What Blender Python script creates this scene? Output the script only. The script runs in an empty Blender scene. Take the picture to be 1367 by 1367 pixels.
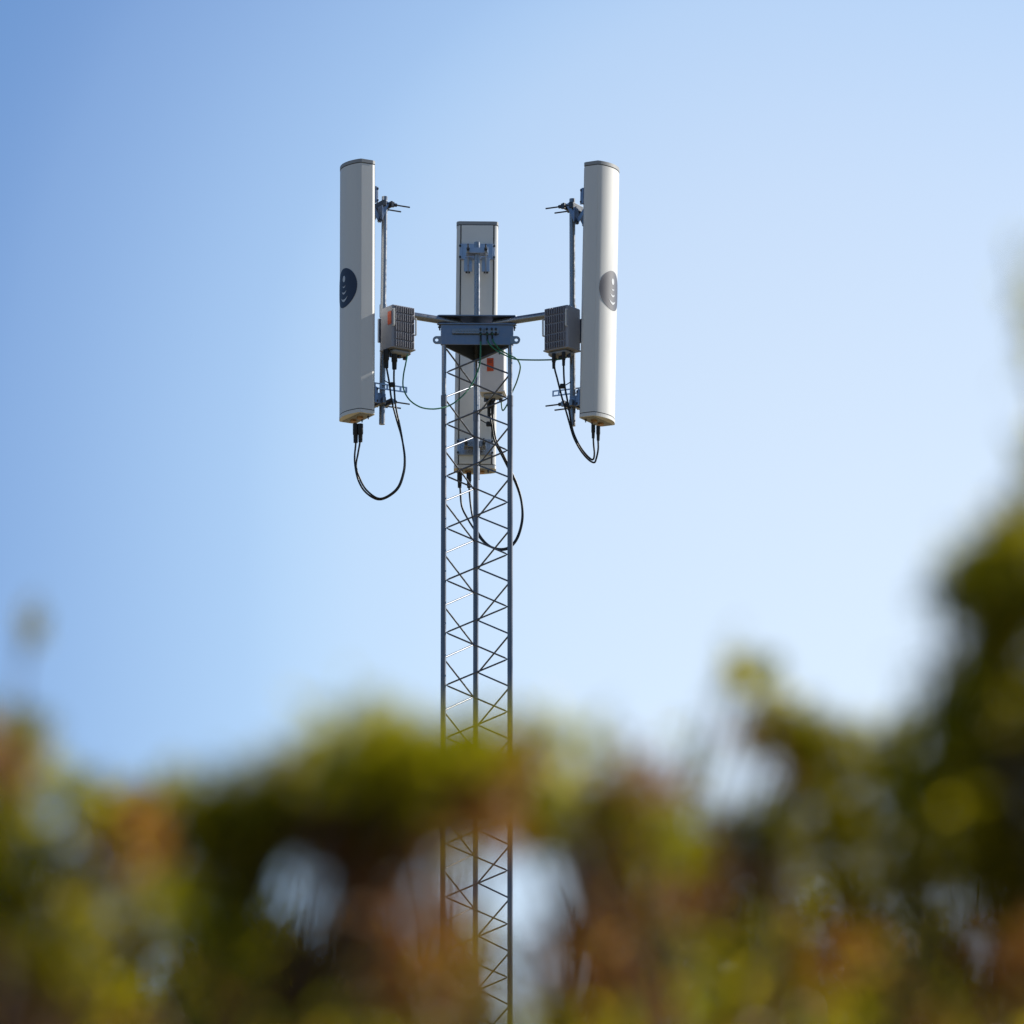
import bpy, math, random
import numpy as np
from mathutils import Vector, Matrix

# ------------------------------------------------------------------ camera, sky, sun, exposure
SC = bpy.context.scene
R = math.radians
U = 0.0035                 # one "unit" on the tower head, in metres
FPX = 11400.0              # focal length in units of a 1367 wide frame
PITCH = R(14.5)
HEADD = 39.9
CAMX = 0.1645
CAMY = -(HEADD * math.cos(PITCH) - 0.887 * math.sin(PITCH))
CAMZ = 1.6

cam_d = bpy.data.cameras.new('camera')
cam = bpy.data.objects.new('camera', cam_d)
SC.collection.objects.link(cam)
SC.camera = cam
cam.location = (CAMX, CAMY, CAMZ)
cam.rotation_euler = (R(90) + PITCH, 0, 0)
cam_d.sensor_width = 36.0
cam_d.sensor_fit = 'HORIZONTAL'
cam_d.lens = 36.0 * FPX / 1367.0
cam_d.clip_start = 0.1
cam_d.clip_end = 5000
cam_d.dof.use_dof = True
cam_d.dof.focus_distance = HEADD
cam_d.dof.aperture_fstop = 4.4

SUN_AZ = R(27)             # from +X towards +Y
SUN_EL = R(30)
world = bpy.data.worlds.new('World')
SC.world = world
world.use_nodes = True
nt = world.node_tree
nt.nodes.clear()
w_out = nt.nodes.new('ShaderNodeOutputWorld')
w_bg = nt.nodes.new('ShaderNodeBackground')
w_sky = nt.nodes.new('ShaderNodeTexSky')
w_sky.sky_type = 'NISHITA'
w_sky.sun_disc = False
w_sky.sun_elevation = SUN_EL
w_sky.sun_rotation = R(90) - SUN_AZ
w_sky.air_density = 1.0
w_sky.dust_density = 0.6
w_sky.ozone_density = 2.0
w_bg.inputs['Strength'].default_value = 0.072
# thin bright haze in the air low on the right, deep blue away from it (by direction in the world)
w_tc = nt.nodes.new('ShaderNodeTexCoord')
# distance from a point low on the right, drawn out towards the sun so the bright haze widens sunwards
w_c = Vector((1150 - 683.5, 0, 0)) + Vector((0, -math.sin(PITCH), math.cos(PITCH))) * 33.5 \
    + Vector((0, math.cos(PITCH), math.sin(PITCH))) * FPX
w_c.normalize()
def vmath(op, a, b):
    n_ = nt.nodes.new('ShaderNodeVectorMath'); n_.operation = op
    for k_, v_ in enumerate((a, b)):
        if v_ is None: continue
        if isinstance(v_, (tuple, Vector)): n_.inputs[k_].default_value = v_
        else: nt.links.new(v_, n_.inputs[k_])
    return n_
w_df = vmath('SUBTRACT', w_tc.outputs['Generated'], w_c)
w_u = vmath('DOT_PRODUCT', w_df.outputs['Vector'], (1, 0, 0))
w_mx = nt.nodes.new('ShaderNodeMath'); w_mx.operation = 'MAXIMUM'; w_mx.inputs[1].default_value = 0.0
nt.links.new(w_u.outputs['Value'], w_mx.inputs[0])
w_sc = nt.nodes.new('ShaderNodeVectorMath'); w_sc.operation = 'SCALE'; w_sc.inputs[0].default_value = (0.85, 0, 0)
nt.links.new(w_mx.outputs[0], w_sc.inputs['Scale'])
w_df2 = vmath('SUBTRACT', w_df.outputs['Vector'], w_sc.outputs['Vector'])
# ... and down to the horizon
w_v = vmath('DOT_PRODUCT', w_df.outputs['Vector'], (0, 0, 1))
w_mn = nt.nodes.new('ShaderNodeMath'); w_mn.operation = 'MINIMUM'; w_mn.inputs[1].default_value = 0.0
nt.links.new(w_v.outputs['Value'], w_mn.inputs[0])
w_sv = nt.nodes.new('ShaderNodeVectorMath'); w_sv.operation = 'SCALE'; w_sv.inputs[0].default_value = (0, 0, 0.8)
nt.links.new(w_mn.outputs[0], w_sv.inputs['Scale'])
w_df3 = vmath('SUBTRACT', w_df2.outputs['Vector'], w_sv.outputs['Vector'])
w_len = vmath('LENGTH', w_df3.outputs['Vector'], None)
w_m = nt.nodes.new('ShaderNodeMath'); w_m.operation = 'MULTIPLY'; w_m.inputs[1].default_value = FPX / 3000
nt.links.new(w_len.outputs['Value'], w_m.inputs[0])
w_cr = nt.nodes.new('ShaderNodeValToRGB'); w_cr.color_ramp.interpolation = 'B_SPLINE'
STOPS = [(0, (2.95, 2.25, 1.80)), (401, (2.80, 2.2, 1.84)), (677, (2.38, 2.05, 1.82)), (825, (1.95, 1.84, 1.77)),
         (1145, (1.12, 1.20, 1.42)), (1313, (0.88, 1.06, 1.32)), (1550, (0.74, 1.0, 1.3)), (2900, (0.62, 0.83, 1.06))]
el = w_cr.color_ramp.elements
for k, (p_, c_) in enumerate(STOPS):
    e_ = el[k] if k < 2 else el.new(p_ / 3000)
    e_.position = p_ / 3000; e_.color = (c_[0] * 1.055 / 3.5, c_[1] * 1.085 / 3.5, c_[2] * 1.10 / 3.5, 1)
nt.links.new(w_m.outputs[0], w_cr.inputs['Fac'])
w_mix = nt.nodes.new('ShaderNodeVectorMath'); w_mix.operation = 'SCALE'; w_mix.inputs['Scale'].default_value = 3.5
nt.links.new(w_cr.outputs['Color'], w_mix.inputs[0])
w_mul = nt.nodes.new('ShaderNodeMix'); w_mul.data_type = 'RGBA'; w_mul.blend_type = 'MULTIPLY'
w_mul.clamp_result = False
w_mul.inputs['Factor'].default_value = 1.0
nt.links.new(w_sky.outputs['Color'], w_mul.inputs['A'])
nt.links.new(w_mix.outputs['Vector'], w_mul.inputs['B'])
nt.links.new(w_mul.outputs['Result'], w_bg.inputs['Color'])
nt.links.new(w_bg.outputs['Background'], w_out.inputs['Surface'])

sun_d = bpy.data.lights.new('sun', 'SUN')
sun_d.energy = 5.0
sun_d.angle = R(0.5)
sun_d.color = (1.0, 0.94, 0.84)
sun = bpy.data.objects.new('sun', sun_d)
SC.collection.objects.link(sun)
sdir = Vector((math.cos(SUN_AZ) * math.cos(SUN_EL), math.sin(SUN_AZ) * math.cos(SUN_EL), math.sin(SUN_EL)))
sun.rotation_euler = sdir.to_track_quat('Z', 'Y').to_euler()
sun.location = (20, 10, 30)

SC.view_settings.view_transform = 'Standard'
SC.view_settings.look = 'None'
SC.view_settings.exposure = 0.35
SC.view_settings.gamma = 1.0
SC.cycles.use_denoising = True
try:
    SC.cycles.denoiser = 'OPENIMAGEDENOISE'
except Exception:
    pass
SC.cycles.max_bounces = 8
SC.cycles.transparent_max_bounces = 8
SC.cycles.sample_clamp_indirect = 4.0
SC.cycles.sample_clamp_direct = 4.0

# ------------------------------------------------------------------ helpers
SP, CP = math.sin(PITCH), math.cos(PITCH)
TX = 0.0                                  # tower axis at world x = 0, y = 0
def at(px, py, Y):
    """world point seen at a photo position, on the plane y = Y (metres)"""
    dx, dv = (px - 683.5), (683.5 - py)
    d = Vector((dx, FPX * CP - dv * SP, FPX * SP + dv * CP))
    t = (Y - CAMY) / d.y
    return Vector((CAMX, CAMY, CAMZ)) + d * t
def zat(py, y):
    v = (683.5 - py) / FPX
    dy = y - CAMY
    return CAMZ + dy * (v * CP + SP) / (CP - v * SP)
def hx(px):
    """plan x (metres) of a head position given in photo units"""
    return (px - 636.5) * U

def mat_new(name):
    m = bpy.data.materials.new(name); m.use_nodes = True
    n = m.node_tree.nodes; n.clear()
    o = n.new('ShaderNodeOutputMaterial')
    return m, n, m.node_tree.links, o
def mat_pbr(name, col, rough=0.5, metal=0.0, var=0.12, scale=30.0, bump=0.0, spec=0.5, coat=0.0, stretch=(1, 1, 1), rvar=0.1):
    m, n, l, o = mat_new(name)
    b = n.new('ShaderNodeBsdfPrincipled')
    l.new(b.outputs[0], o.inputs['Surface'])
    tc = n.new('ShaderNodeTexCoord'); mp = n.new('ShaderNodeMapping')
    mp.inputs['Scale'].default_value = stretch
    l.new(tc.outputs['Object'], mp.inputs['Vector'])
    no = n.new('ShaderNodeTexNoise'); no.inputs['Scale'].default_value = scale; no.inputs['Detail'].default_value = 6
    no.inputs['Roughness'].default_value = 0.6
    l.new(mp.outputs[0], no.inputs['Vector'])
    mx = n.new('ShaderNodeMix'); mx.data_type = 'RGBA'
    mx.inputs['A'].default_value = (*[c * (1 - var) for c in col], 1)
    mx.inputs['B'].default_value = (*[min(1, c * (1 + var)) for c in col], 1)
    l.new(no.outputs['Fac'], mx.inputs['Factor'])
    l.new(mx.outputs['Result'], b.inputs['Base Color'])
    mr = n.new('ShaderNodeMapRange')
    mr.inputs['From Min'].default_value = 0.3; mr.inputs['From Max'].default_value = 0.7
    mr.inputs['To Min'].default_value = max(0.02, rough - rvar); mr.inputs['To Max'].default_value = min(1, rough + rvar)
    l.new(no.outputs['Fac'], mr.inputs['Value'])
    l.new(mr.outputs[0], b.inputs['Roughness'])
    b.inputs['Metallic'].default_value = metal
    b.inputs['Specular IOR Level'].default_value = spec
    b.inputs['Coat Weight'].default_value = coat
    if bump:
        bp = n.new('ShaderNodeBump'); bp.inputs['Strength'].default_value = bump; bp.inputs['Distance'].default_value = 0.002
        l.new(no.outputs['Fac'], bp.inputs['Height']); l.new(bp.outputs[0], b.inputs['Normal'])
    return m
def mat_leaf(name, stops, trans=0.58, gloss=0.02):
    m, n, l, o = mat_new(name)
    g = n.new('ShaderNodeNewGeometry')
    cr = n.new('ShaderNodeValToRGB')
    cr.color_ramp.elements[0].position = stops[0][0]; cr.color_ramp.elements[0].color = (*stops[0][1], 1)
    cr.color_ramp.elements[1].position = stops[-1][0]; cr.color_ramp.elements[1].color = (*stops[-1][1], 1)
    for p, c in stops[1:-1]:
        e = cr.color_ramp.elements.new(p); e.color = (*c, 1)
    l.new(g.outputs['Random Per Island'], cr.inputs['Fac'])
    d = n.new('ShaderNodeBsdfDiffuse'); t = n.new('ShaderNodeBsdfTranslucent'); s = n.new('ShaderNodeBsdfGlossy')
    s.inputs['Roughness'].default_value = 0.22
    l.new(cr.outputs[0], d.inputs['Color'])
    tm = n.new('ShaderNodeMix'); tm.data_type = 'RGBA'; tm.blend_type = 'MULTIPLY'; tm.inputs['Factor'].default_value = 1
    tm.clamp_result = False
    tm.inputs['B'].default_value = (2.4, 2.15, 0.5, 1)
    l.new(cr.outputs[0], tm.inputs['A']); l.new(tm.outputs['Result'], t.inputs['Color'])
    m1 = n.new('ShaderNodeMixShader'); m1.inputs[0].default_value = trans
    l.new(d.outputs[0], m1.inputs[1]); l.new(t.outputs[0], m1.inputs[2])
    m2 = n.new('ShaderNodeMixShader'); m2.inputs[0].default_value = gloss
    l.new(m1.outputs[0], m2.inputs[1]); l.new(s.outputs[0], m2.inputs[2])
    l.new(m2.outputs[0], o.inputs['Surface'])
    return m

M = {}
M['galv'] = mat_pbr('galvanised_steel', (0.27, 0.28, 0.30), 0.32, 0.75, 0.15, 60, 0.03)
M['leg'] = mat_pbr('weathered_leg_steel', (0.16, 0.165, 0.185), 0.32, 0.6, 0.35, 25, 0.02, stretch=(1, 1, 0.2))
M['zinc'] = mat_pbr('blue_zinc_plate', (0.21, 0.25, 0.325), 0.38, 0.8, 0.2, 45, 0.1)
M['bracket'] = mat_pbr('sky_lit_bracket_zinc', (0.40, 0.45, 0.53), 0.35, 0.8, 0.2, 45, 0.05)  # paler copy of the zinc, sky reflection put into its colour
M['rod'] = mat_pbr('bracing_rod_steel', (0.13, 0.14, 0.165), 0.34, 0.85, 0.2, 60, 0.1)
M['radome'] = mat_pbr('white_radome', (0.67, 0.67, 0.65), 0.42, 0.0, 0.07, 16, 0.02, stretch=(1, 1, 0.12))
M['cap'] = mat_pbr('grey_cap_plastic', (0.30, 0.31, 0.32), 0.5, 0.0, 0.08, 30, 0.05)
M['seam'] = mat_pbr('dark_seam', (0.05, 0.05, 0.05), 0.7)
M['backpanel'] = mat_pbr('aluminium_back_panel', (0.74, 0.74, 0.71), 0.5, 0.0, 0.06, 14, 0.02)
M['black'] = mat_pbr('black_rubber', (0.010, 0.011, 0.013), 0.45, 0.0, 0.2, 80, 0.1, spec=0.4)
M['darksteel'] = mat_pbr('dark_bolt_steel', (0.07, 0.075, 0.085), 0.4, 0.8, 0.3, 90, 0.1)
M['green'] = mat_pbr('green_cable_sheath', (0.008, 0.17, 0.085), 0.4, 0.0, 0.15, 80, 0.0)
M['radio'] = mat_pbr('grey_radio_casting', (0.33, 0.335, 0.37), 0.5, 0.1, 0.1, 40, 0.1)
M['radiofin'] = mat_pbr('grey_heatsink', (0.25, 0.25, 0.285), 0.5, 0.1, 0.1, 40, 0.1)
M['radiolight'] = mat_pbr('pale_radio_cover', (0.72, 0.70, 0.70), 0.5, 0.0, 0.05, 40, 0.05)
M['handle'] = mat_pbr('pale_handle', (0.62, 0.62, 0.60), 0.4)
M['orange'] = mat_pbr('orange_label', (0.62, 0.075, 0.01), 0.5, 0.0, 0.08, 200)
M['navy'] = mat_pbr('navy_sticker', (0.003, 0.007, 0.035), 0.5, 0.0, 0.1, 60, spec=0.7, rvar=0.03)
M['mark'] = mat_pbr('white_sticker_mark', (0.55, 0.58, 0.62), 0.45)
M['copper'] = mat_pbr('brass_connector', (0.45, 0.22, 0.08), 0.35, 0.8)
M['concrete'] = mat_pbr('concrete', (0.34, 0.33, 0.31), 0.85, 0.0, 0.2, 6, 0.5)
M['bark'] = mat_pbr('grey_brown_bark', (0.10, 0.068, 0.045), 0.85, 0.0, 0.35, 50, 0.6, stretch=(1, 1, 0.3))
M['leaf'] = mat_leaf('olive_green_leaf', [(0, (0.06, 0.075, 0.003)), (0.5, (0.13, 0.142, 0.004)), (0.85, (0.24, 0.23, 0.008)), (1, (0.55, 0.50, 0.05))])  # last ramp stop puts glints into the colour of a few leaves
M['leafshaded'] = mat_leaf('shaded_olive_leaf', [(0, (0.05, 0.054, 0.003)), (0.6, (0.12, 0.118, 0.006)), (0.85, (0.20, 0.185, 0.007)), (1, (0.46, 0.42, 0.05))], trans=0.5)  # olive leaf darkened, shade of the dense crowns put into its colour
M['leafbright'] = mat_leaf('yellow_green_leaf', [(0, (0.14, 0.17, 0.004)), (0.5, (0.25, 0.27, 0.006)), (0.85, (0.32, 0.31, 0.015)), (1, (0.52, 0.46, 0.10))], trans=0.5)  # yellow-green leaf, sunlit brightness of the tops put into its colour
M['dry'] = mat_leaf('dry_reddish_leaf', [(0, (0.10, 0.036, 0.010)), (0.5, (0.19, 0.075, 0.022)), (0.78, (0.32, 0.16, 0.075)), (1, (0.66, 0.46, 0.34))], trans=0.3)

def ground_mat():
    m, n, l, o = mat_new('dry_scrub_ground')
    b = n.new('ShaderNodeBsdfPrincipled'); l.new(b.outputs[0], o.inputs['Surface'])
    tc = n.new('ShaderNodeTexCoord')
    n1 = n.new('ShaderNodeTexNoise'); n1.inputs['Scale'].default_value = 0.15; n1.inputs['Detail'].default_value = 8
    n2 = n.new('ShaderNodeTexNoise'); n2.inputs['Scale'].default_value = 9; n2.inputs['Detail'].default_value = 8
    for q in (n1, n2): l.new(tc.outputs['Object'], q.inputs['Vector'])
    c1 = n.new('ShaderNodeValToRGB')
    c1.color_ramp.elements[0].color = (0.26, 0.175, 0.085, 1); c1.color_ramp.elements[0].position = 0.35
    c1.color_ramp.elements[1].color = (0.17, 0.15, 0.06, 1); c1.color_ramp.elements[1].position = 0.68
    l.new(n1.outputs['Fac'], c1.inputs['Fac'])
    mx = n.new('ShaderNodeMix'); mx.data_type = 'RGBA'; mx.blend_type = 'OVERLAY'; mx.inputs['Factor'].default_value = 0.6
    l.new(c1.outputs[0], mx.inputs['A']); l.new(n2.outputs['Color'], mx.inputs['B'])
    l.new(mx.outputs['Result'], b.inputs['Base Color']); b.inputs['Roughness'].default_value = 0.95
    bp = n.new('ShaderNodeBump'); bp.inputs['Strength'].default_value = 0.6; bp.inputs['Distance'].default_value = 0.05
    l.new(n2.outputs['Fac'], bp.inputs['Height']); l.new(bp.outputs[0], b.inputs['Normal'])
    return m
M['ground'] = ground_mat()

class MB:
    def __init__(s): s.v = []; s.f = []; s.sm = []
    def add(s, vs, fs, smooth=False):
        o = len(s.v); s.v += [tuple(v) for v in vs]
        for f in fs: s.f.append(tuple(i + o for i in f)); s.sm.append(smooth)
        return s
    def box(s, c, size, rot=None, bev=0.0):
        c = Vector(c); hxx, hy, hz = [q / 2 for q in size]
        if bev <= 0:
            vs = [Vector((x * hxx, y * hy, z * hz)) for z in (-1, 1) for y in (-1, 1) for x in (-1, 1)]
            fs = [(0, 2, 3, 1), (4, 5, 7, 6), (0, 1, 5, 4), (2, 6, 7, 3), (0, 4, 6, 2), (1, 3, 7, 5)]
        else:
            b = min(bev, hxx * .9, hy * .9, hz * .9)
            def ring(z, i):
                a, bb = hxx - i, hy - i
                k = b - i * 0 if i == 0 else b * .5
                return [Vector(q) for q in ((-a + k, -bb, z), (a - k, -bb, z), (a, -bb + k, z), (a, bb - k, z),
                                            (a - k, bb, z), (-a + k, bb, z), (-a, bb - k, z), (-a, -bb + k, z))]
            rs = [ring(-hz, b), ring(-hz + b, 0), ring(hz - b, 0), ring(hz, b)]
            vs = [v for r in rs for v in r]; fs = [tuple(range(7, -1, -1)), tuple(range(24, 32))]
            for j in range(3):
                for i in range(8):
                    fs.append((j * 8 + i, j * 8 + (i + 1) % 8, j * 8 + 8 + (i + 1) % 8, j * 8 + 8 + i))
        if rot is not None: vs = [rot @ v for v in vs]
        return s.add([v + c for v in vs], fs)
    def tube(s, pts, r, n=10, caps=True):
        pts = [Vector(p) for p in pts]
        rr = r if isinstance(r, (list, tuple)) else [r] * len(pts)
        T = []
        for i in range(len(pts)):
            a = pts[max(0, i - 1)]; b = pts[min(len(pts) - 1, i + 1)]
            d = (b - a); T.append(d.normalized() if d.length > 1e-9 else Vector((0, 0, 1)))
        ref = Vector((0, 0, 1)) if abs(T[0].z) < .9 else Vector((1, 0, 0))
        nrm = (ref - T[0] * ref.dot(T[0])).normalized()
        vs = []
        for i, p in enumerate(pts):
            nrm = (nrm - T[i] * nrm.dot(T[i])).normalized(); bn = T[i].cross(nrm)
            for k in range(n):
                a = 2 * math.pi * k / n
                vs.append(p + (nrm * math.cos(a) + bn * math.sin(a)) * rr[i])
        fs = []
        for i in range(len(pts) - 1):
            for k in range(n):
                fs.append((i * n + k, i * n + (k + 1) % n, (i + 1) * n + (k + 1) % n, (i + 1) * n + k))
        s.add(vs, fs, True)
        if caps:
            m = len(pts) - 1
            s.add([vs[k] for k in range(n)], [tuple(range(n - 1, -1, -1))])
            s.add([vs[m * n + k] for k in range(n)], [tuple(range(n))])
        return s
    def cyl(s, a, b, r, n=16): return s.tube([a, b], r, n)
    def prism(s, poly, z0, z1, smooth=False):
        n = len(poly)
        vs = [(x, y, z0) for x, y in poly] + [(x, y, z1) for x, y in poly]
        s.add(vs, [(i, (i + 1) % n, n + (i + 1) % n, n + i) for i in range(n)], smooth)
        s.add(vs, [tuple(range(n - 1, -1, -1)), tuple(range(n, 2 * n))])
        return s
    def build(s, name, mat, parent=None, bevel=0.0, auto=False):
        me = bpy.data.meshes.new(name); me.from_pydata(s.v, [], s.f)
        me.polygons.foreach_set('use_smooth', s.sm); me.materials.append(mat); me.update()
        ob = bpy.data.objects.new(name, me); SC.collection.objects.link(ob)
        if parent is not None: ob.parent = parent
        if bevel:
            b = ob.modifiers.new('bevel', 'BEVEL'); b.width = bevel; b.segments = 2; b.limit_method = 'ANGLE'; b.angle_limit = R(40)
        return ob
def tag(o, label, cat, group=None, kind=None):
    if label: o['label'] = label
    if cat: o['category'] = cat
    if group: o['group'] = group
    if kind: o['kind'] = kind
    return o
def empty(name, loc, rot=(0, 0, 0)):
    e = bpy.data.objects.new(name, None); SC.collection.objects.link(e)
    e.location = loc; e.rotation_euler = rot; e.empty_display_size = .2
    return e
def catmull(P, n=8):
    P = [Vector(p) for p in P]; P = [P[0] * 2 - P[1]] + P + [P[-1] * 2 - P[-2]]
    out = []
    for i in range(1, len(P) - 2):
        for k in range(n):
            t = k / n; a, b, c, d = P[i - 1:i + 3]
            out.append(.5 * ((2 * b) + (c - a) * t + (2 * a - 5 * b + 4 * c - d) * t * t + (3 * b - a - 3 * c + d) * t ** 3))
    out.append(P[-2]); return out
def ang(a): return Vector((math.cos(R(a)), math.sin(R(a)), 0))

# ------------------------------------------------------------------ ground
def build_ground():
    n = 60; ext = 1500
    vs, fs = [], []
    rnd = random.Random(3)
    def co(i):
        t = (i / n) * 2 - 1
        return ext * (abs(t) ** 2.6) * (1 if t > 0 else -1)
    for j in range(n + 1):
        for i in range(n + 1):
            x, y = co(i), co(j)
            d = math.hypot(x, y + 18)
            z = 0.0 if d < 45 else (d - 45) * 0.004 * math.sin(x * .011 + 1) * math.cos(y * .013)
            z += 0.02 * math.sin(x * .9) * math.sin(y * .7) if d < 60 else 0
            vs.append((x, y, z - 0.02))
    for j in range(n):
        for i in range(n):
            a = j * (n + 1) + i; fs.append((a, a + 1, a + n + 2, a + n + 1))
    g = MB().add(vs, fs, True).build('ground', M['ground'])
    tag(g, None, None, kind='structure')
build_ground()

# ------------------------------------------------------------------ lattice tower with its head frame
SIDE = 88.0 * U
TROT = 1.2
def tri(side, z=0.0, rot=TROT, cx=TX):
    r = side / math.sqrt(3)
    return [Vector((cx, 0, z)) + ang(a + rot) * r for a in (210, 330, 90)]
tower = empty('lattice_tower', (TX, 0, 0))
tag(tower, 'tall slender triangular lattice mast of galvanised steel carrying antennas above the bushes', 'tower')
LEG = tri(SIDE)
yL = LEG[0].y
z_collar_lo = zat(461, LEG[0].y); z_collar_hi = zat(432.6, LEG[0].y - 4 * U)
PT = tri(106 * U)
z_bot = zat(431.5, PT[0].y); z_top = zat(420.5, PT[0].y)
z_joint = zat(528, LEG[0].y)
LR = 3.35 * U
for i, p in enumerate(LEG):
    b = MB(); b.cyl((p.x, p.y, 0.25), (p.x, p.y, z_joint - .004), LR * 1.08, 20)
    zz = z_joint
    lo = b.build('leg', M['leg'], tower)
    up = MB(); up.cyl((p.x, p.y, z_joint - .003), (p.x, p.y, z_bot - .004), LR * .93, 20); up.build('upper_leg', M['galv'], tower)
    k = z_joint
    while k > 0.5:
        MB().cyl((p.x, p.y, k - .05), (p.x, p.y, k), LR * 1.2, 20).build('sleeve', M['leg'], lo)
        k -= 3.0
# bracing: one continuous bent rod on each face
zN0 = zat(497.5, LEG[0].y); zN6 = zat(915, LEG[0].y); PER = (zN0 - zN6) / 6
def zigzag(A, B, za, inward, r=1.15 * U, zmin=0.35, zmax=None):
    """bent rod: touches leg A at za - k*PER and leg B half a period lower"""
    P = []
    A = Vector(A); B = Vector(B); d = (B - A).normalized()
    off = LR * .9
    zlim = z_collar_lo - .01 if zmax is None else zmax
    k = -9
    seq = []
    while True:
        z = za - k * PER
        if z < zmin: break
        seq.append((A + d * off, z, d)); seq.append((B - d * off, z - PER / 2, -d)); k += 1
    seq = [q for q in seq if q[1] < zlim + PER * .5]
    pts = []
    for i, (q, z, dd) in enumerate(seq):
        q = q + inward
        c = Vector((q.x, q.y, z))
        prv = seq[i - 1] if i else None; nxt = seq[i + 1] if i < len(seq) - 1 else None
        def tow(o):
            w = Vector((o[0].x + inward.x, o[0].y + inward.y, o[1])) - c
            return w.normalized()
        cl = 0.016
        if prv: pts.append(c + tow(prv) * cl)
        pts.append(c + (dd * .003 if prv and nxt else Vector((0, 0, 0))))
        if nxt: pts.append(c + tow(nxt) * cl)
    out = []
    for i, p in enumerate(pts):
        if p.z > zlim:
            # cut at the collar
            if i < len(pts) - 1 and pts[i + 1].z <= zlim:
                a, bb = p, pts[i + 1]; t = (a.z - zlim) / (a.z - bb.z); out.append(a.lerp(bb, t))
            continue
        out.append(p)
    return MB().tube(out, r, 8)
cen = Vector((TX, 0, 0))
def outw(A, B, s):
    m = (A + B) / 2 - cen; m.z = 0
    return m.normalized() * s
zf = zN0
zigzag(LEG[0], LEG[1], zf, outw(LEG[0], LEG[1], LR * .5)).build('bent_bracing_rod', M['rod'], tower)
dzpx = U / math.cos(R(15.6))
zb = zat(759.5, LEG[2].y)            # back leg node of the right hand face
zigzag(LEG[2], LEG[1], zb, outw(LEG[2], LEG[1], LR * .5)).build('bent_bracing_rod', M['rod'], tower)
zb2 = zat(791.5, LEG[2].y)
zigzag(LEG[2], LEG[0], zb2, outw(LEG[2], LEG[0], LR * .5)).build('bent_bracing_rod', M['rod'], tower)
# weld dots where rods meet the legs are hidden by size; base plinth of the mast
MB().prism([(TX + math.cos(R(a)) * .6, math.sin(R(a)) * .6) for a in range(45, 405, 90)], 0.0, 0.25).build('concrete_footing', M['concrete'], tower, bevel=.02)

# collar: three upright plates joined round the legs
CO = tri(SIDE + 8 * U)
th = 0.006
for i in range(3):
    A, B = CO[i], CO[(i + 1) % 3]
    d = (B - A).normalized(); nrm = Vector((d.y, -d.x, 0))
    if nrm.dot((A + B) / 2 - cen) < 0: nrm = -nrm
    c = (A + B) / 2 + nrm * (th / 2)
    c.z = (z_collar_lo + z_collar_hi) / 2
    rot = Matrix((d, nrm, Vector((0, 0, 1)))).transposed()
    L = (B - A).length - (.0 if i == 0 else .012)
    cb = MB().box(c, (L, th, z_collar_hi - z_collar_lo), rot).build('collar_plate', M['zinc'], tower, bevel=.0012)
    if i == 0:
        front = cb; fd, fn, fc = d, nrm, c
# two triangular plates with clipped corners that clamp the arms
def clipped(pts, c):
    out = []
    for i in range(3):
        p, a, b = pts[i], pts[i - 1], pts[(i + 1) % 3]
        out.append(p + (a - p).normalized() * c); out.append(p + (b - p).normalized() * c)
    return [(q.x, q.y) for q in out]
MB().prism(clipped(tri(112 * U), 5 * U), z_top - .005, z_top).build('clamp_plate', M['zinc'], tower, bevel=.001)
lowp = MB().prism(clipped(tri(112 * U), 5 * U), z_bot - .005, z_bot).build('clamp_plate', M['zinc'], tower, bevel=.001)
z_arm = (z_top - .005 + z_bot) / 2
# bolts through the two plates
for i, p in enumerate(tri(92 * U)):
    a = (p - cen).normalized(); t = Vector((-a.y, a.x, 0))
    for s in (-1, 1):
        q = p + t * s * 7.5 * U
        if q.y < p.y: continue
        b = MB().cyl((q.x, q.y, z_bot - .024), (q.x, q.y, z_top + .004), .0035, 8)
        b.cyl((q.x, q.y, z_bot - .012), (q.x, q.y, z_bot - .0055), .008, 6).cyl((q.x, q.y, z_top + .0005), (q.x, q.y, z_top + .005), .006, 6)
        b.build('clamp_bolt', M['darksteel'], tower)
# lifting lugs on both ends of the front collar plate
for s, px in ((-1, 583.3), (1, 689.2)):
    zc = zat(454.6, yL)
    c = Vector((hx(px), fc.y, zc))
    ring, n = [], 20
    b = MB(); ro, ri, h = 5.3 * U, 2.3 * U, .004
    vs = []
    for k in range(n):
        a = 2 * math.pi * k / n
        ex = Vector((math.cos(a), 0, math.sin(a)))
        o_ = ex * ro
        if (s < 0 and math.cos(a) > .3) or (s > 0 and math.cos(a) < -.3):
            o_ = Vector((-s * 8.0 * U, 0, (1 if math.sin(a) > 0 else -1) * min(1, abs(math.sin(a)) * 1.1) * ro))
        for yy in (-h, h):
            vs.append(c + o_ + Vector((0, yy, 0))); vs.append(c + ex * ri + Vector((0, yy, 0)))
    fs = []
    for k in range(n):
        a0, b0 = k * 4, ((k + 1) % n) * 4
        fs += [(a0, b0, b0 + 1, a0 + 1), (a0 + 2, a0 + 3, b0 + 3, b0 + 2), (a0, a0 + 2, b0 + 2, b0), (a0 + 1, b0 + 1, b0 + 3, a0 + 3)]
    b.add(vs, fs).build('lifting_lug', M['galv'], front)
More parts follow.
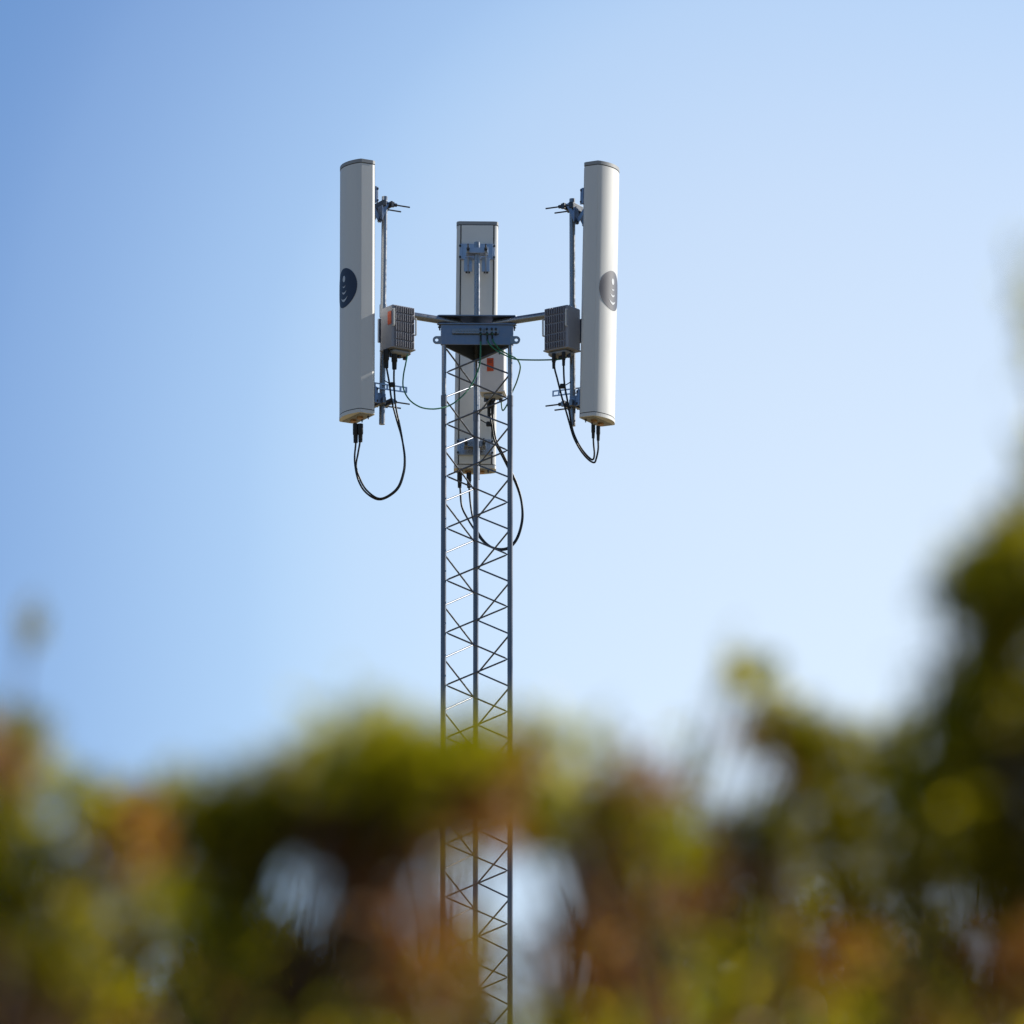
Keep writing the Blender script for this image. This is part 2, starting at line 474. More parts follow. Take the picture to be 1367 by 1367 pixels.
# grounding bar on the front plate
zg = zat(441.5, yL)
frot = Matrix((fd, fn, Vector((0, 0, 1)))).transposed()
def onfront(px, py, out=0.0):
    q = fc + fn * (th / 2 + out)
    xx = hx(px); t = (xx - q.x) / fd.x
    r = q + fd * t; r.z = zat(py, r.y); return r
gb = MB().box(onfront(626, 442, .012), (44 * U, .005, 7 * U), frot).box(onfront(607, 442, .006), (4 * U, .011, 5 * U), frot)
bar = gb.box(onfront(662, 442, .006), (4 * U, .011, 5 * U), frot).box(onfront(655, 442, .012), (22 * U, .005, 7 * U), frot).build('grounding_bar', M['galv'], tower, bevel=.0008)
for k in range(9):
    b = MB(); q = onfront(609.5 + k * 3.6, 441.5, .0148); b.cyl(q, q + fn * .004, 1.1 * U, 6).build('bar_screw', M['galv'], bar)
for px in (641.5, 650, 656.5, 662):
    for py in (439.5, 444.8):
        q = onfront(px, py, .0148); b = MB(); b.cyl(q, q + fn * .010, 1.7 * U, 6).cyl(q + fn * .01, q + fn * .018, .8 * U, 6)
        b.build('terminal_bolt', M['darksteel'], bar)
# arms and poles
MX = hx(637.8)
RP = 144.9 * U
POLES = []
for k, (az, ptop, pbot) in enumerate(((210, 262.6, 566.5), (330, 265.6, 568.6), (90, 323.5, 640.0))):
    a = ang(az + .4)
    c = Vector((MX, 0, 0)) + a * RP
    if k == 2: c.x = hx(636.2)
    s0 = Vector((TX, 0, 0)) + ang(az + TROT) * (18 * U) + (a * 8 * U)
    za2 = z_arm
    e = Vector((c.x, c.y, za2)); e = e - a * (3 * U)
    MB().cyl((s0.x, s0.y, za2), e, 5.0 * U if k < 2 else 5 * U, 24).build('arm', M['galv'], tower)
    zt, zbm = zat(ptop, c.y), zat(pbot, c.y)
    lean = {0: Vector((.0045, 0, 0)), 1: Vector((0, 0, 0)), 2: Vector((0, 0, 0))}[k]
    top = Vector((c.x, c.y, zt)) + lean; bot = Vector((c.x, c.y, zbm)) - lean
    pl = MB().cyl(bot, top, 3.9 * U, 24).build('pole', M['galv'], tower)
    # clamp of the arm round the pole
    cl = MB().cyl(Vector((c.x, c.y, za2 - .03)), Vector((c.x, c.y, za2 + .03)), 5.1 * U, 16)
    cl.build('arm_clamp', M['galv'], pl)
    POLES.append((c, zt, zbm, a))

# ------------------------------------------------------------------ sector antennas
W2, DS, BU = 28.2 * U, 24 * U, 8.7 * U
def profile(grow=0.0, n=18):
    w, d = W2 + grow, DS
    p = []
    bv = 4.6 * U
    p += [(-grow, -w + bv), (.35 * bv - grow, -w + .3 * bv), (bv * 1.2 - grow, -w)]
    p += [(d - .006, -w), (d - .002, -w + .002)]
    for k in range(1, n):
        t = k / n; y = -w + .002 + (2 * w - .004) * t
        p.append((d + (BU + grow) * 4 * t * (1 - t) , y))
    p += [(d - .002, w - .002), (d - .006, w)]
    p += [(bv * 1.2 - grow, w), (.35 * bv - grow, w - .3 * bv), (-grow, w - bv)]
    return p[::1]
def antenna(az, rear_c, zb, zt, tilt, lean_t, poledist_top, poledist_bot, label, mark_dir):
    H = zt - zb
    root = empty('sector_antenna', (rear_c.x, rear_c.y, zb))
    # local +x points outward, +z up; small tilt about the tangent axis
    root.rotation_mode = 'XYZ'
    m = Matrix.Rotation(R(az), 3, 'Z') @ Matrix.Rotation(R(tilt), 3, 'Y') @ Matrix.Rotation(R(lean_t), 3, 'X')
    root.rotation_euler = m.to_euler()
    tag(root, label, 'antenna', 'sector antennas mounted round the mast head')
    ch = 5.2 * U
    pr = profile()
    n = len(pr)
    b = MB(); b.v = []
    vs = [(x, y, ch + .002) for x, y in pr] + [(x, y, H - ch - .002) for x, y in pr]
    b.add(vs, [(i, (i + 1) % n, n + (i + 1) % n, n + i) for i in range(n)], True)
    rad = b.build('radome', M['radome'], root)
    # sharp long edges, smooth curved front
    me = rad.data
    for i in range(n):
        pass
    for e in me.edges:
        i0, i1 = e.vertices
        if abs(i0 - i1) == n:
            k = min(i0, i1)
            if k in (0, 2, 3, 4, n - 5, n - 4, n - 3, n - 1): e.use_edge_sharp = True
    MB().prism(profile(-.0015), ch - .003, ch + .004).build('seam', M['seam'], rad)
    MB().prism(profile(-.0015), H - ch - .004, H - ch + .003).build('seam', M['seam'], rad)
    tc_ = MB().prism(profile(.0012), H - ch + .002, H).build('top_cap', M['cap'], root, bevel=.003)
    bc = MB().prism(profile(.0012), 0, ch - .002).build('bottom_cap', M['radome'], root, bevel=.0025)
    # back panel with two long grooves
    MB().box((-.002, 0, H / 2), (.004, 43 * U, H - 2 * ch - .004)).build('back_panel', M['backpanel'], root, bevel=.0008)
    for s in (-1, 1): MB().box((-.0012, s * 22.3 * U, H / 2), (.004, 1.5 * U, H - 2 * ch - .004)).build('back_groove', M['seam'], root)
    # underside: ports, drain lugs
    for y_ in (-9 * U, 9 * U):
        MB().cyl((DS * .55, y_, -.012), (DS * .55, y_, 0.001), 4.2 * U, 14).build('port', M['copper'], bc)
    for (xx, yy) in ((.02, -18 * U), (.02, 18 * U), (.018, 0)):
        MB().cyl((xx, yy, -.010), (xx, yy, 0.001), 1.5 * U, 8).cyl((xx, yy, -.018), (xx, yy, -.009), .8 * U, 8).build('vent_plug', M['darksteel'], bc)
    MB().box((DS * .5, 0, -.002), (DS * .8, W2 * 1.7, .003)).build('gasket', M['cap'], bc)
    # round emblem wrapped on the curved front
    def front_pt(y, z, off):
        t = (y + W2) / (2 * W2)
        x = DS + BU * 4 * t * (1 - t)
        sl = -BU * 4 * (1 - 2 * t) / (2 * W2)
        nn = Vector((1, sl, 0)).normalized()
        return Vector((x, y, z)) + nn * off
    zc = H * (1 - (390.5 - 220) / 343.0)
    def patch(fn, nu, nv, off, name, mat, parent):
        vs = [front_pt(*fn(i / nu, j / nv), off) for j in range(nv + 1) for i in range(nu + 1)]
        fs = [(j * (nu + 1) + i, j * (nu + 1) + i + 1, (j + 1) * (nu + 1) + i + 1, (j + 1) * (nu + 1) + i) for j in range(nv) for i in range(nu)]
        return MB().add(vs, fs, True).build(name, mat, parent)
    re = 26.0 * U
    def disc(u, v):
        rr = re * max(v, .001); a = u * 2 * math.pi
        return (rr * .93 * math.cos(a), zc + rr * math.sin(a) * 1.04)
    em = patch(disc, 48, 8, .0007, 'round_emblem', M['navy'], root)
    def dot(u, v):
        rr = 4.4 * U * max(v, .001); a = u * 2 * math.pi
        return (rr * .75 * math.cos(a), zc + 12.5 * U + rr * math.sin(a))
    patch(dot, 20, 2, .0014, 'emblem_dot', M['mark'], em)
    for (hw, y0, sag, thk) in ((4.2, 3.2, 2.2, 1.8), (6.2, -4.0, 3.4, 2.6), (8.6, -12.4, 5.0, 3.2)):
        def arc(u, v, hw=hw, y0=y0, sag=sag, thk=thk):
            s = u * 2 - 1
            t = thk * (1 - abs(s) ** 2)
            return (s * hw * U, zc + (y0 - sag * (1 - s * s) + t * (v - .5)) * U)
        patch(arc, 14, 2, .0014, 'emblem_arc', M['mark'], em)
    # brackets: pole is at local x = -dist
    for which, zz, dist in (('upper', H * .85, poledist_top), ('lower', H * .082, poledist_bot)):
        up = which == 'upper'
        br = MB()
        hgt = 22 * U
        zc_ = zz + (8 * U if up else 0)
        br.box((-.008, 0, zc_), (.012, 48 * U, hgt)).box((-.016, -21 * U, zc_), (.018, .004, hgt)).box((-.016, 21 * U, zc_), (.018, .004, hgt))
        bo = br.build('%s_bracket' % which, (M['bracket'] if az == 90 else M['zinc']), root, bevel=.0015)  # rear brackets take the zinc with sky reflection in its colour
        if True:
            for s in (-1, 1):
                for zo in (-8, 8):
                    q = Vector((-.014, s * 23 * U, zc_ + zo * U))
                    MB().cyl(q, q + Vector((-.006, 0, 0)), 1.8 * U, 6).build('bracket_bolt', M['darksteel'], bo)
        if up:
            # scissor link plates reaching from a small ear down to the clamp
            for s in (-1, 1):
                p1 = Vector((-.012, s * 12 * U, zz + 12 * U)); p2 = Vector((-dist * .55, s * 12 * U, zz - 24 * U)); p3 = Vector((-dist, s * 12 * U, zz + 2 * U))
                ln = MB()
                for (a_, b_) in ((p2, p3), (Vector((-.012, s * 12 * U, zz - 6 * U)), p2)):
                    d_ = (b_ - a_); L_ = d_.length; d_.normalize(); yv = Vector((0, 1, 0)); zv = d_.cross(yv)
                    ln.box((a_ + b_) / 2, (L_ + 4 * U, .004, 5.5 * U), Matrix((d_, yv, zv)).transposed())
                ln.box((-.6 * dist, s * 12 * U, zz - 14 * U), (.006, 11 * U, 20 * U))
                ln.build('link_plate', (M['bracket'] if az == 90 else M['zinc']), bo, bevel=.0008)
                MB().cyl(p2 - Vector((0, s * .01, 0)), p2 + Vector((0, s * .012, 0)), 2.2 * U, 6).build('pivot_bolt', M['darksteel'], bo)
        else:
            for s in (-1, 1):
                MB().box((-dist * .5, s * 10 * U, zz), (dist * .9, .004, 14 * U)).build('link_plate', (M['bracket'] if az == 90 else M['zinc']), bo, bevel=.0008)
        # V clamp round the pole with two long threaded rods
        x0 = -dist
        cz = zz + (1 * U if up else -3 * U)
        cp = MB().box((x0 + 5.5 * U, 0, cz), (5 * U, 30 * U, 8 * U)).box((x0 - 5.6 * U, 0, cz), (3 * U, 30 * U, 8 * U))
        cp.box((x0 - 7.5 * U, -12 * U, cz), (5 * U, 4 * U, 7 * U)).box((x0 - 7.5 * U, 12 * U, cz), (5 * U, 4 * U, 7 * U))
        clp = cp.build('pole_clamp', (M['bracket'] if az == 90 else M['darksteel']) if up else M['galv'], root, bevel=.0015)
        for s in (-1, 1):
            ln_ = -34 * U
            q0 = Vector((x0 + 8 * U, s * 12 * U, cz)); q1 = Vector((x0 + ln_, s * 12 * U, cz))
            MB().cyl(q0, q1, 1.05 * U, 8).cyl(Vector((x0 - 10 * U, s * 12 * U, cz)), Vector((x0 - 14 * U, s * 12 * U, cz)), 2.5 * U, 6).build('threaded_rod', M['darksteel'], clp)
        if not up and az != 90:
            # slotted flat strap with three slots, sticks out past the pole
            z_ = zz + 18 * U; s = -1 if az < 300 else 1
            vs, fs = [], []
            yy = -s * -0.0
            st = MB(); hh = 8 * U
            X0, X1 = x0 + 16 * U, x0 - 34 * U
            st.box(((X0 + X1) / 2, 5.2 * U * 1, z_ + hh / 2 - .8 * U), (X0 - X1, .003, 1.8 * U)).box(((X0 + X1) / 2, 5.2 * U, z_ - hh / 2 + .8 * U), (X0 - X1, .003, 1.8 * U))
            for k in range(6):
                xx = X0 + (X1 - X0) * k / 5
                xx += (1.2 * U if k == 0 else (-1.2 * U if k == 5 else 0)) * -1
                st.box((xx, 5.2 * U, z_), (2.6 * U, .003, hh - 3.2 * U))
            st.build('slotted_strap', M['bracket'], root)
    return root
def rear(poleidx, dist, dx=0.0):
    c, zt, zb, a = POLES[poleidx]
    return Vector((c.x, c.y, 0)) + a * dist
# left
c = rear(0, 26 * U)
ny = c.y - .866 * 27.5 * U            # near corner depth
antenna(210, Vector((hx(490), c.y, 0)), zat(553.2, ny), zat(215.2, ny), 0.15, 0.0, 26 * U, 26 * U,
        'white antenna left of the mast, curved front in shade with a navy round emblem', -1)
c = rear(1, 26 * U)
ny = c.y - .866 * 27.5 * U
antenna(330, Vector((hx(770.8 + 13.9), c.y, 0)), zat(557.2, ny), zat(218.2, ny), 1.35, 0.0, 31 * U, 25 * U,
        'white antenna right of the mast, tipped slightly forward, its curved front brightly sunlit', 1)
c = rear(2, 26 * U)
antenna(90, Vector((hx(633.4), c.y, 0)), zat(625, c.y), zat(295, c.y), 0.3, 0.52, 28 * U, 24 * U,
        'white sector antenna behind the mast, its flat back with grooves turned to the viewer', 0)

# ------------------------------------------------------------------ radio units
def radio(near, faceaz, side, w, d, h, label, finmat, fins=True, lab=False, labside=False, cover=None):
    """near: plan point of the nearest vertical edge; the finned face runs from it to local +x*side"""
    root = empty('radio_unit', near)
    root.rotation_euler = (0, 0, R(faceaz))
    tag(root, label, 'radio unit', 'radio units clamped to the antenna poles')
    s = side
    cov = cover or M['radio']
    body = MB().box((s * w / 2, d / 2, h / 2), (w, d, h), bev=.006).build('housing', cov, root, bevel=.0015)
    # top and bottom rim
    MB().box((s * w / 2, d / 2, h * .02), (w * 1.03, d * 1.03, h * .03)).build('bottom_rim', cov, root, bevel=.001)
    if fins:
        f = MB()
        rows = ((.03, .17), (.20, .36), (.39, .60), (.63, .79), (.82, .97)); nc = 9
        for r0, r1 in rows:
            for k in range(nc):
                xx = s * w * (.13 + .76 * k / (nc - 1))
                f.box((xx, -.005, h * (r0 + r1) / 2), (.0035, .011, h * (r1 - r0)))
        f.box((s * w / 2, .0005, h / 2), (w * .86, .004, h * .95))
        f.build('heatsink', finmat, root, bevel=.0006)
        for kx, z0, z1 in ((.02, .50, .88), (.98, .36, .74)):
            xx = s * w * kx
            MB().box((xx, -.010, h * (z0 + z1) / 2), (.007, .006, h * (z1 - z0))).box((xx, -.005, h * z0), (.006, .012, .006)).box((xx, -.005, h * z1), (.006, .012, .006)).build('handle', M['handle'], root, bevel=.001)
    if lab:
        l_ = MB().box((s * w * .42, -.0018, h * .62), (w * .27, .003, h * .29)).build('label', M['orange'], root)
        MB().box((s * w * .42, -.0036, h * .70), (w * .2, .001, h * .012)).box((s * w * .42, -.0036, h * .665), (w * .17, .001, h * .008)).build('label_text', M['seam'], l_)
        for xx in (.2, .8):
            MB().cyl((s * w * xx, -.003, h * .86), (s * w * xx, .002, h * .86), .004, 8).build('cover_screw', M['darksteel'], root)
    if labside:
        MB().box((-s * .0015, d * .22, h * .70), (.003, d * .27, h * .30)).build('label', M['orange'], root)
    # three ports on the underside
    for fx, fy in ((.2, .45), (.52, .4), (.82, .5)):
        MB().cyl((s * w * fx, d * fy, -.034), (s * w * fx, d * fy, .002), 2.8 * U, 12).build('port', M['darksteel'], root)
    MB().box((s * w * .52, d * .45, -.011), (w * .78, d * .7, .022), bev=.008).build('port_block', M['cap'], root, bevel=.001)
    # mounting plate at the back
    MB().box((s * w * .2, d + .006, h * .5), (w * .5, .012, h * .55)).build('mounting_plate', M['zinc'], root, bevel=.001)
    return root
ny = -107 * U
zt_, zb_ = zat(405.5, ny), zat(463, ny)
HR = zt_ - zb_
radio(Vector((hx(525.5), ny, zb_)), 34, 1, 36 * U, 30 * U, HR, 'grey ribbed radio unit with an orange label on its side, clamped beside the left antenna', M['radiofin'], labside=True)
zb_ = zat(463.5, ny)
radio(Vector((hx(757), ny, zb_)), -36, -1, 39 * U, 30 * U, HR, 'dark ribbed radio unit clamped to the pole beside the right antenna', M['radiofin'])
nyb = 112 * U
radio(Vector((hx(640.5), nyb, zat(524, nyb))), -6, 1, 33 * U, 26 * U, HR * 1.05, 'pale smooth radio unit with an orange label, seen through the lattice behind the mast', M['radiofin'], fins=False, lab=True, cover=M['radiolight'])

# ------------------------------------------------------------------ cables
def cable(name, pts, r, mat, label, group, cat='cable', boots=()):
    P = [at(px, py, Y * U) for px, py, Y in pts]
    root = MB().tube(catmull(P, 8), r, 10).build(name, mat)
    tag(root, label, cat, group)
    for (px, py0, py1, Y, rr) in boots:
        a = at(px, py0, Y * U); b = at(px + (0.0), py1, Y * U)
        b.x = a.x + (b.x - a.x)
        MB().tube([a, a.lerp(b, .55), a.lerp(b, .6), b], [rr * U, rr * U, rr * .82 * U, rr * .75 * U], 14).build('connector_boot', M['black'], root)
    return root
G1 = 'black feeder cables between radios and antennas'
RC = 1.25 * U
cable('feeder_cable', [(515.5, 476, -97), (516, 490, -97), (519.5, 510, -95), (523, 535, -93), (530, 562, -92), (536, 583, -93), (540.5, 610, -95), (539, 632, -97), (530, 654, -98), (508, 667, -98), (489, 658, -97), (478, 640, -96), (473.5, 615, -95), (475, 592, -94), (475.5, 580, -94)],
      RC, M['black'], 'black feeder cable hanging in the outer loop under the left antenna', G1, boots=((515.5, 467, 491, -97, 4.0), (474.8, 566, 591, -94, 3.8)))
cable('feeder_cable', [(526.5, 478, -92), (526, 493, -92), (526, 512, -93), (528, 540, -94), (534, 570, -95), (537.5, 590, -96), (540, 612, -98), (538, 632, -99), (529, 653, -101), (508, 665.5, -101), (490, 655, -100), (480, 638, -99), (475.5, 622, -98), (478, 605, -97), (480.5, 590, -96), (480.5, 580, -96)],
      RC, M['black'], 'black feeder cable in the inner loop under the left antenna, crossing its twin', G1, boots=((526.5, 470, 493, -92, 4.0), (481.2, 566, 590, -96, 3.6)))
cable('feeder_cable', [(739.5, 478, -94), (740.5, 492, -94), (744, 506, -96), (750, 530, -98), (756, 550, -98), (760.5, 566, -97), (766, 584, -96), (775, 601, -95), (785, 613, -95), (793, 617.5, -95), (796, 612, -95), (798.5, 600, -95), (798.5, 588, -95), (798.2, 575, -95)],
      RC, M['black'], 'black feeder cable under the right antenna, rising to its right hand port', G1, boots=((739.3, 472, 492, -94, 2.7), (798.6, 569, 588, -95, 2.7)))
cable('feeder_cable', [(752.3, 476, -99), (752.4, 490, -99), (753.5, 512, -99), (757.5, 535, -98), (761, 556, -96), (764, 572, -94), (769, 586, -92), (777, 600, -92), (786, 610.5, -92), (791.5, 613.5, -93), (793.5, 606, -93), (792.4, 592, -93), (792, 580, -93)],
      RC, M['black'], 'black feeder cable under the right antenna, rising to its left hand port', G1, boots=((752.4, 470, 488, -99, 2.6), (792, 567, 585, -93, 2.7)))
cable('feeder_cable', [(613.5, 640, 186), (614.5, 655, 186), (616.5, 676, 184), (624, 692, 178), (634, 708, 168), (645, 723, 155), (660, 731.5, 145), (675, 732, 138), (686, 724, 134), (693, 710, 132), (697, 690, 130), (695.5, 668, 130), (689, 647, 128), (680, 628, 126), (670, 608, 124), (660, 588, 124), (656, 565, 124), (653.5, 548, 126), (653, 535, 126)],
      RC * 1.05, M['black'], 'black feeder cable looping wide behind the mast from the rear antenna', G1, boots=((613.6, 631, 651, 186, 3.4), (652.8, 531, 556, 126, 2.8)))
cable('feeder_cable', [(626, 640, 184), (626.5, 655, 184), (628.5, 676, 182), (632, 695, 172), (639, 712, 160), (649, 725, 150), (662, 733, 142), (676, 733.5, 136), (687, 725, 131), (694, 711, 129), (698, 690, 127), (696, 667, 127), (690, 646, 125), (681, 626, 123), (672, 607, 122), (662.5, 588, 122), (658.5, 565, 122), (657.5, 548, 124), (657.5, 535, 124)],
      RC * 1.05, M['black'], 'black feeder cable of the rear antenna, nearer the mast leg in the rear loop', G1, boots=((626, 631, 651, 184, 3.4), (657.6, 531, 553, 124, 2.8)))
G2 = 'green earthing cables from the grounding bar'
RG = 1.0 * U
fy = fc.y / U - 6
cable('earthing_cable', [(641.8, 443, fy), (641.8, 455, fy - 2), (641.5, 470, fy - 2), (640.5, 485, fy), (636, 500, fy + 4), (629, 514, fy), (621, 525, fy - 10), (606, 538, fy - 25), (592, 544, fy - 40), (576, 546, fy - 52), (560, 543, fy - 62), (546, 533, fy - 66), (538.5, 518, fy - 66), (538.5, 502, fy - 66), (541.5, 486, fy - 66), (544, 473, fy - 66)],
      RG, M['green'], 'green earthing cable sagging from the grounding bar to the left radio unit', G2)
cable('earthing_cable', [(650.5, 443, fy), (650.5, 452, fy - 2), (654, 460, fy - 3), (663, 468, fy - 4), (676, 475, fy - 7), (688, 479.5, fy - 14), (706, 480.5, fy - 30), (728, 480.5, fy - 45), (748, 479.5, fy - 50), (757, 476.5, fy - 54), (760, 472, fy - 56)],
      RG, M['green'], 'green earthing cable running level from the grounding bar to the right radio unit', G2)
cable('earthing_cable', [(657.2, 443, fy), (657.2, 451, fy - 2), (660, 458, fy - 3), (668, 467, fy - 2), (680, 474, fy + 2), (689, 478.5, fy + 6), (693.5, 485, fy + 25), (694.3, 493, fy + 50), (690, 509, fy + 90), (684, 523, fy + 120), (678, 538, 120), (671.5, 548, 122), (669.5, 540, 124), (669, 530, 125)],
      RG, M['green'], 'green earthing cable curling back past the right mast leg to the rear radio unit', G2)
for pxs in ((641.8, 447, 456), (650.6, 447, 455), (657.3, 447, 453)):
    a = at(pxs[0], pxs[1], (fy - 1.5) * U); b = at(pxs[0], pxs[2], (fy - 2.2) * U)
    MB().cyl(a, b, 1.25 * U, 8).build('terminal_sleeve', M['black'], bar)
G3 = 'black cable ties holding the feeder cables'
for px, py, Y, s, lab in ((524, 513.5, -97, 1, 'black tie block bundling the feeder cables under the left radio unit'),
                          (751, 515.5, -101, -1, 'black tie block bundling the feeder cables under the right radio unit'),
                          (652.5, 566, 122, 1, 'black tie block on the cables behind the mast lattice')):
    c = at(px, py, Y * U)
    root = MB().box(c, (7 * U, 6 * U, 6 * U), bev=.003).build('cable_tie', M['black']); tag(root, lab, 'cable tie', G3)
    MB().tube([c, c + Vector((-s * 5 * U, 0, 2 * U)), c + Vector((-s * 11 * U, 0, 6 * U))], .7 * U, 6).build('tie_tail', M['black'], root)

# ------------------------------------------------------------------ blurred shrubs close to the camera
def leaves(rng, centers, dirs, L, Wd, curl=.15):
    """bent rhombic leaves, two quads... as one numpy batch; returns verts, faces"""
    n = len(centers)
    dirs = dirs / np.linalg.norm(dirs, axis=1)[:, None]
    rv = rng.normal(size=(n, 3)); side = np.cross(dirs, rv); side /= np.linalg.norm(side, axis=1)[:, None] + 1e-9
    nor = np.cross(dirs, side)
    L = L[:, None]; Wd = Wd[:, None]
    v0 = centers - dirs * L / 2
    m0 = centers - dirs * L * .12 + nor * L * curl * .5
    v1 = centers + dirs * L / 2 - nor * L * curl
    a = m0 + side * Wd / 2 + nor * Wd * .2; b = m0 - side * Wd / 2 + nor * Wd * .2
    V = np.stack([v0, a, m0, b, v1], 1).reshape(-1, 3)
    base = (np.arange(n) * 5)[:, None]
    F = np.concatenate([base + np.array([[0, 1, 2]]), base + np.array([[0, 2, 3]]), base + np.array([[1, 4, 2]]), base + np.array([[2, 4, 3]])], 1).reshape(-1, 3)
    return V, F
def mesh_np(name, V, F, mat, parent):
    me = bpy.data.meshes.new(name)
    me.vertices.add(len(V)); me.vertices.foreach_set('co', V.astype(np.float32).ravel())
    me.loops.add(F.size); me.loops.foreach_set('vertex_index', F.astype(np.int32).ravel())
    me.polygons.add(len(F)); me.polygons.foreach_set('loop_start', (np.arange(len(F)) * 3).astype(np.int32))
    me.update(calc_edges=True); me.materials.append(mat)
    ob = bpy.data.objects.new(name, me); SC.collection.objects.link(ob)
    if parent is not None:
        ob.parent = parent
    return ob
LA = 2.1e-4
DENS = 1.12
def shrub(seed, label, cat, dist, cx, sprays, crown, mats=('leaf', 'dry'), leafL=.025, group='shrubs crowding the foreground', name='shrub', stems=0):
    """sprays: (px, py, rx, ry, ddist, depth, kind) branch tips in the top of the crown; crown: (x half width, y half, z low, z high, count)"""
    rng = np.random.default_rng(seed)
    Y0 = CAMY + dist
    base = at(cx, 1367, Y0); base.z = 0
    root = empty(name, (base.x, base.y, 0))
    tag(root, label, cat, group)
    batches = {}
    def put(kind, C, D, Ls, Ws):
        V, F = leaves(rng, C, D, Ls, Ws)
        batches.setdefault(kind, []).append((V, F))
    twigs = MB()
    xh, yh, z0, z1, cnt = crown
    z1 = zat(1440, Y0)
    fork = Vector((0, 0, z0 * .6))
    # limbs
    limbs = []
    nl = 7
    for k in range(nl):
        a = 2 * math.pi * k / nl + rng.uniform(-.3, .3)
        e = Vector((math.cos(a) * xh * rng.uniform(.3, .75), math.sin(a) * yh * rng.uniform(.3, .75), z0 + (z1 - z0) * rng.uniform(.55, .9)))
        mid = fork.lerp(e, .5) + Vector((rng.uniform(-.06, .06), rng.uniform(-.06, .06), .05))
        limbs.append((mid, e))
        twigs.tube(catmull([fork, mid, e], 5), [.022 - .0013 * q for q in range(11)], 7)
    twigs.tube(catmull([(0, 0, -.05), (rng.uniform(-.05, .05), 0, z0 * .3), fork], 4), [.05 - .003 * q for q in range(9)], 10)
    ends = [e for _, e in limbs]
    for (px, py, rx, ry, dd, dep, kind) in sprays:
        d_ = dist + dd
        c = at(px, py, CAMY + d_) - Vector((base.x, base.y, 0))
        s = d_ / FPX / CP
        rxm, rym = rx * s, ry * s
        if dist < 10 and py > 1180: dep *= .55
        n = max(2, int(DENS * dep * math.pi * rxm * rym * 1.6 / LA * (.045 / leafL) ** 2))
        ry_depth = max(rxm, .05)
        m_ = max(2, n // 9)
        K = np.clip(rng.normal(size=(m_, 3)) * .56, -1.15, 1.15) * np.array([rxm, ry_depth, rym])
        C = K[rng.integers(0, m_, n)] + rng.normal(size=(n, 3)) * leafL * .42 + np.array(c)
        D = (C - np.array(c)) * 2 / max(rxm, .02) + rng.normal(size=(n, 3)) * .7 + np.array([0, 0, .5])
        Ls = leafL * rng.uniform(.6, 1.25, n); Ws = Ls * rng.uniform(.28, .42, n)
        put(kind, C, D, Ls, Ws)
        # twig from nearest limb tip to the spray, with two side twigs
        e = min(ends, key=lambda q: (q - c).length)
        mid = e.lerp(c, .5) + Vector((rng.uniform(-.02, .02), rng.uniform(-.03, .03), -.03))
        if stems:
            for q in range(stems):
                a0 = c + Vector((rng.uniform(-1, 1) * rxm, rng.uniform(-.1, .1), -rym * rng.uniform(.3, 1.2)))
                a1 = a0 + Vector((rng.uniform(-.05, .05), rng.uniform(-.03, .03), rng.uniform(.12, .28)))
                twigs.tube([a0, a0.lerp(a1, .5) + Vector((rng.uniform(-.008, .008), 0, 0)), a1], [.0028, .002, .001], 4)
        path = catmull([e, mid, c, c + Vector((0, 0, rym * .6))], 4)
        twigs.tube(path, [.0055 - .0042 * q / (len(path) - 1) for q in range(len(path))], 5)
    # body of the crown, clumped round the limbs
    ncl = 70; cnt = int(cnt * 1.7)
    cl = rng.normal(size=(ncl, 3)); cl /= np.linalg.norm(cl, axis=1)[:, None]
    cl *= rng.uniform(.35, 1, (ncl, 1)) ** .5
    cl[:, 2] = np.sign(cl[:, 2]) * np.abs(cl[:, 2]) ** .6
    cl = cl * np.array([xh, yh, (z1 - z0) / 2]) + np.array([0, 0, (z0 + z1) / 2])
    idx = rng.integers(0, ncl, cnt)
    C = cl[idx] + rng.normal(size=(cnt, 3)) * np.array([.14, .14, .11])
    C = C[C[:, 2] < z1 + .05]
    D = rng.normal(size=C.shape) + np.array([0, 0, .4])
    Ls = leafL * 1.6 * rng.uniform(.7, 1.3, len(C)); Ws = Ls * rng.uniform(.28, .42, len(C))
    isd = rng.uniform(size=len(C)) < .32
    put(mats[0], C[~isd], D[~isd], Ls[~isd], Ws[~isd]); put(mats[1], C[isd], D[isd], Ls[isd], Ws[isd])
    for k in range(ncl):
        q = Vector(cl[k]); e = min(ends + [m_ for m_, _ in limbs], key=lambda t: (t - q).length)
        twigs.tube([e, e.lerp(q, .5) + Vector((0, 0, -.03)), q], [.006, .004, .0015], 5)
    tw = twigs.build('trunk', M['bark'], root)
    for kind, bl in batches.items():
        Vs, Fs, o = [], [], 0
        for V, F in bl: Vs.append(V); Fs.append(F + o); o += len(V)
        nm = 'dry_leaves' if kind == 'dry' else 'foliage'
        mesh_np(nm, np.concatenate(Vs), np.concatenate(Fs), M[kind], root)
    return root

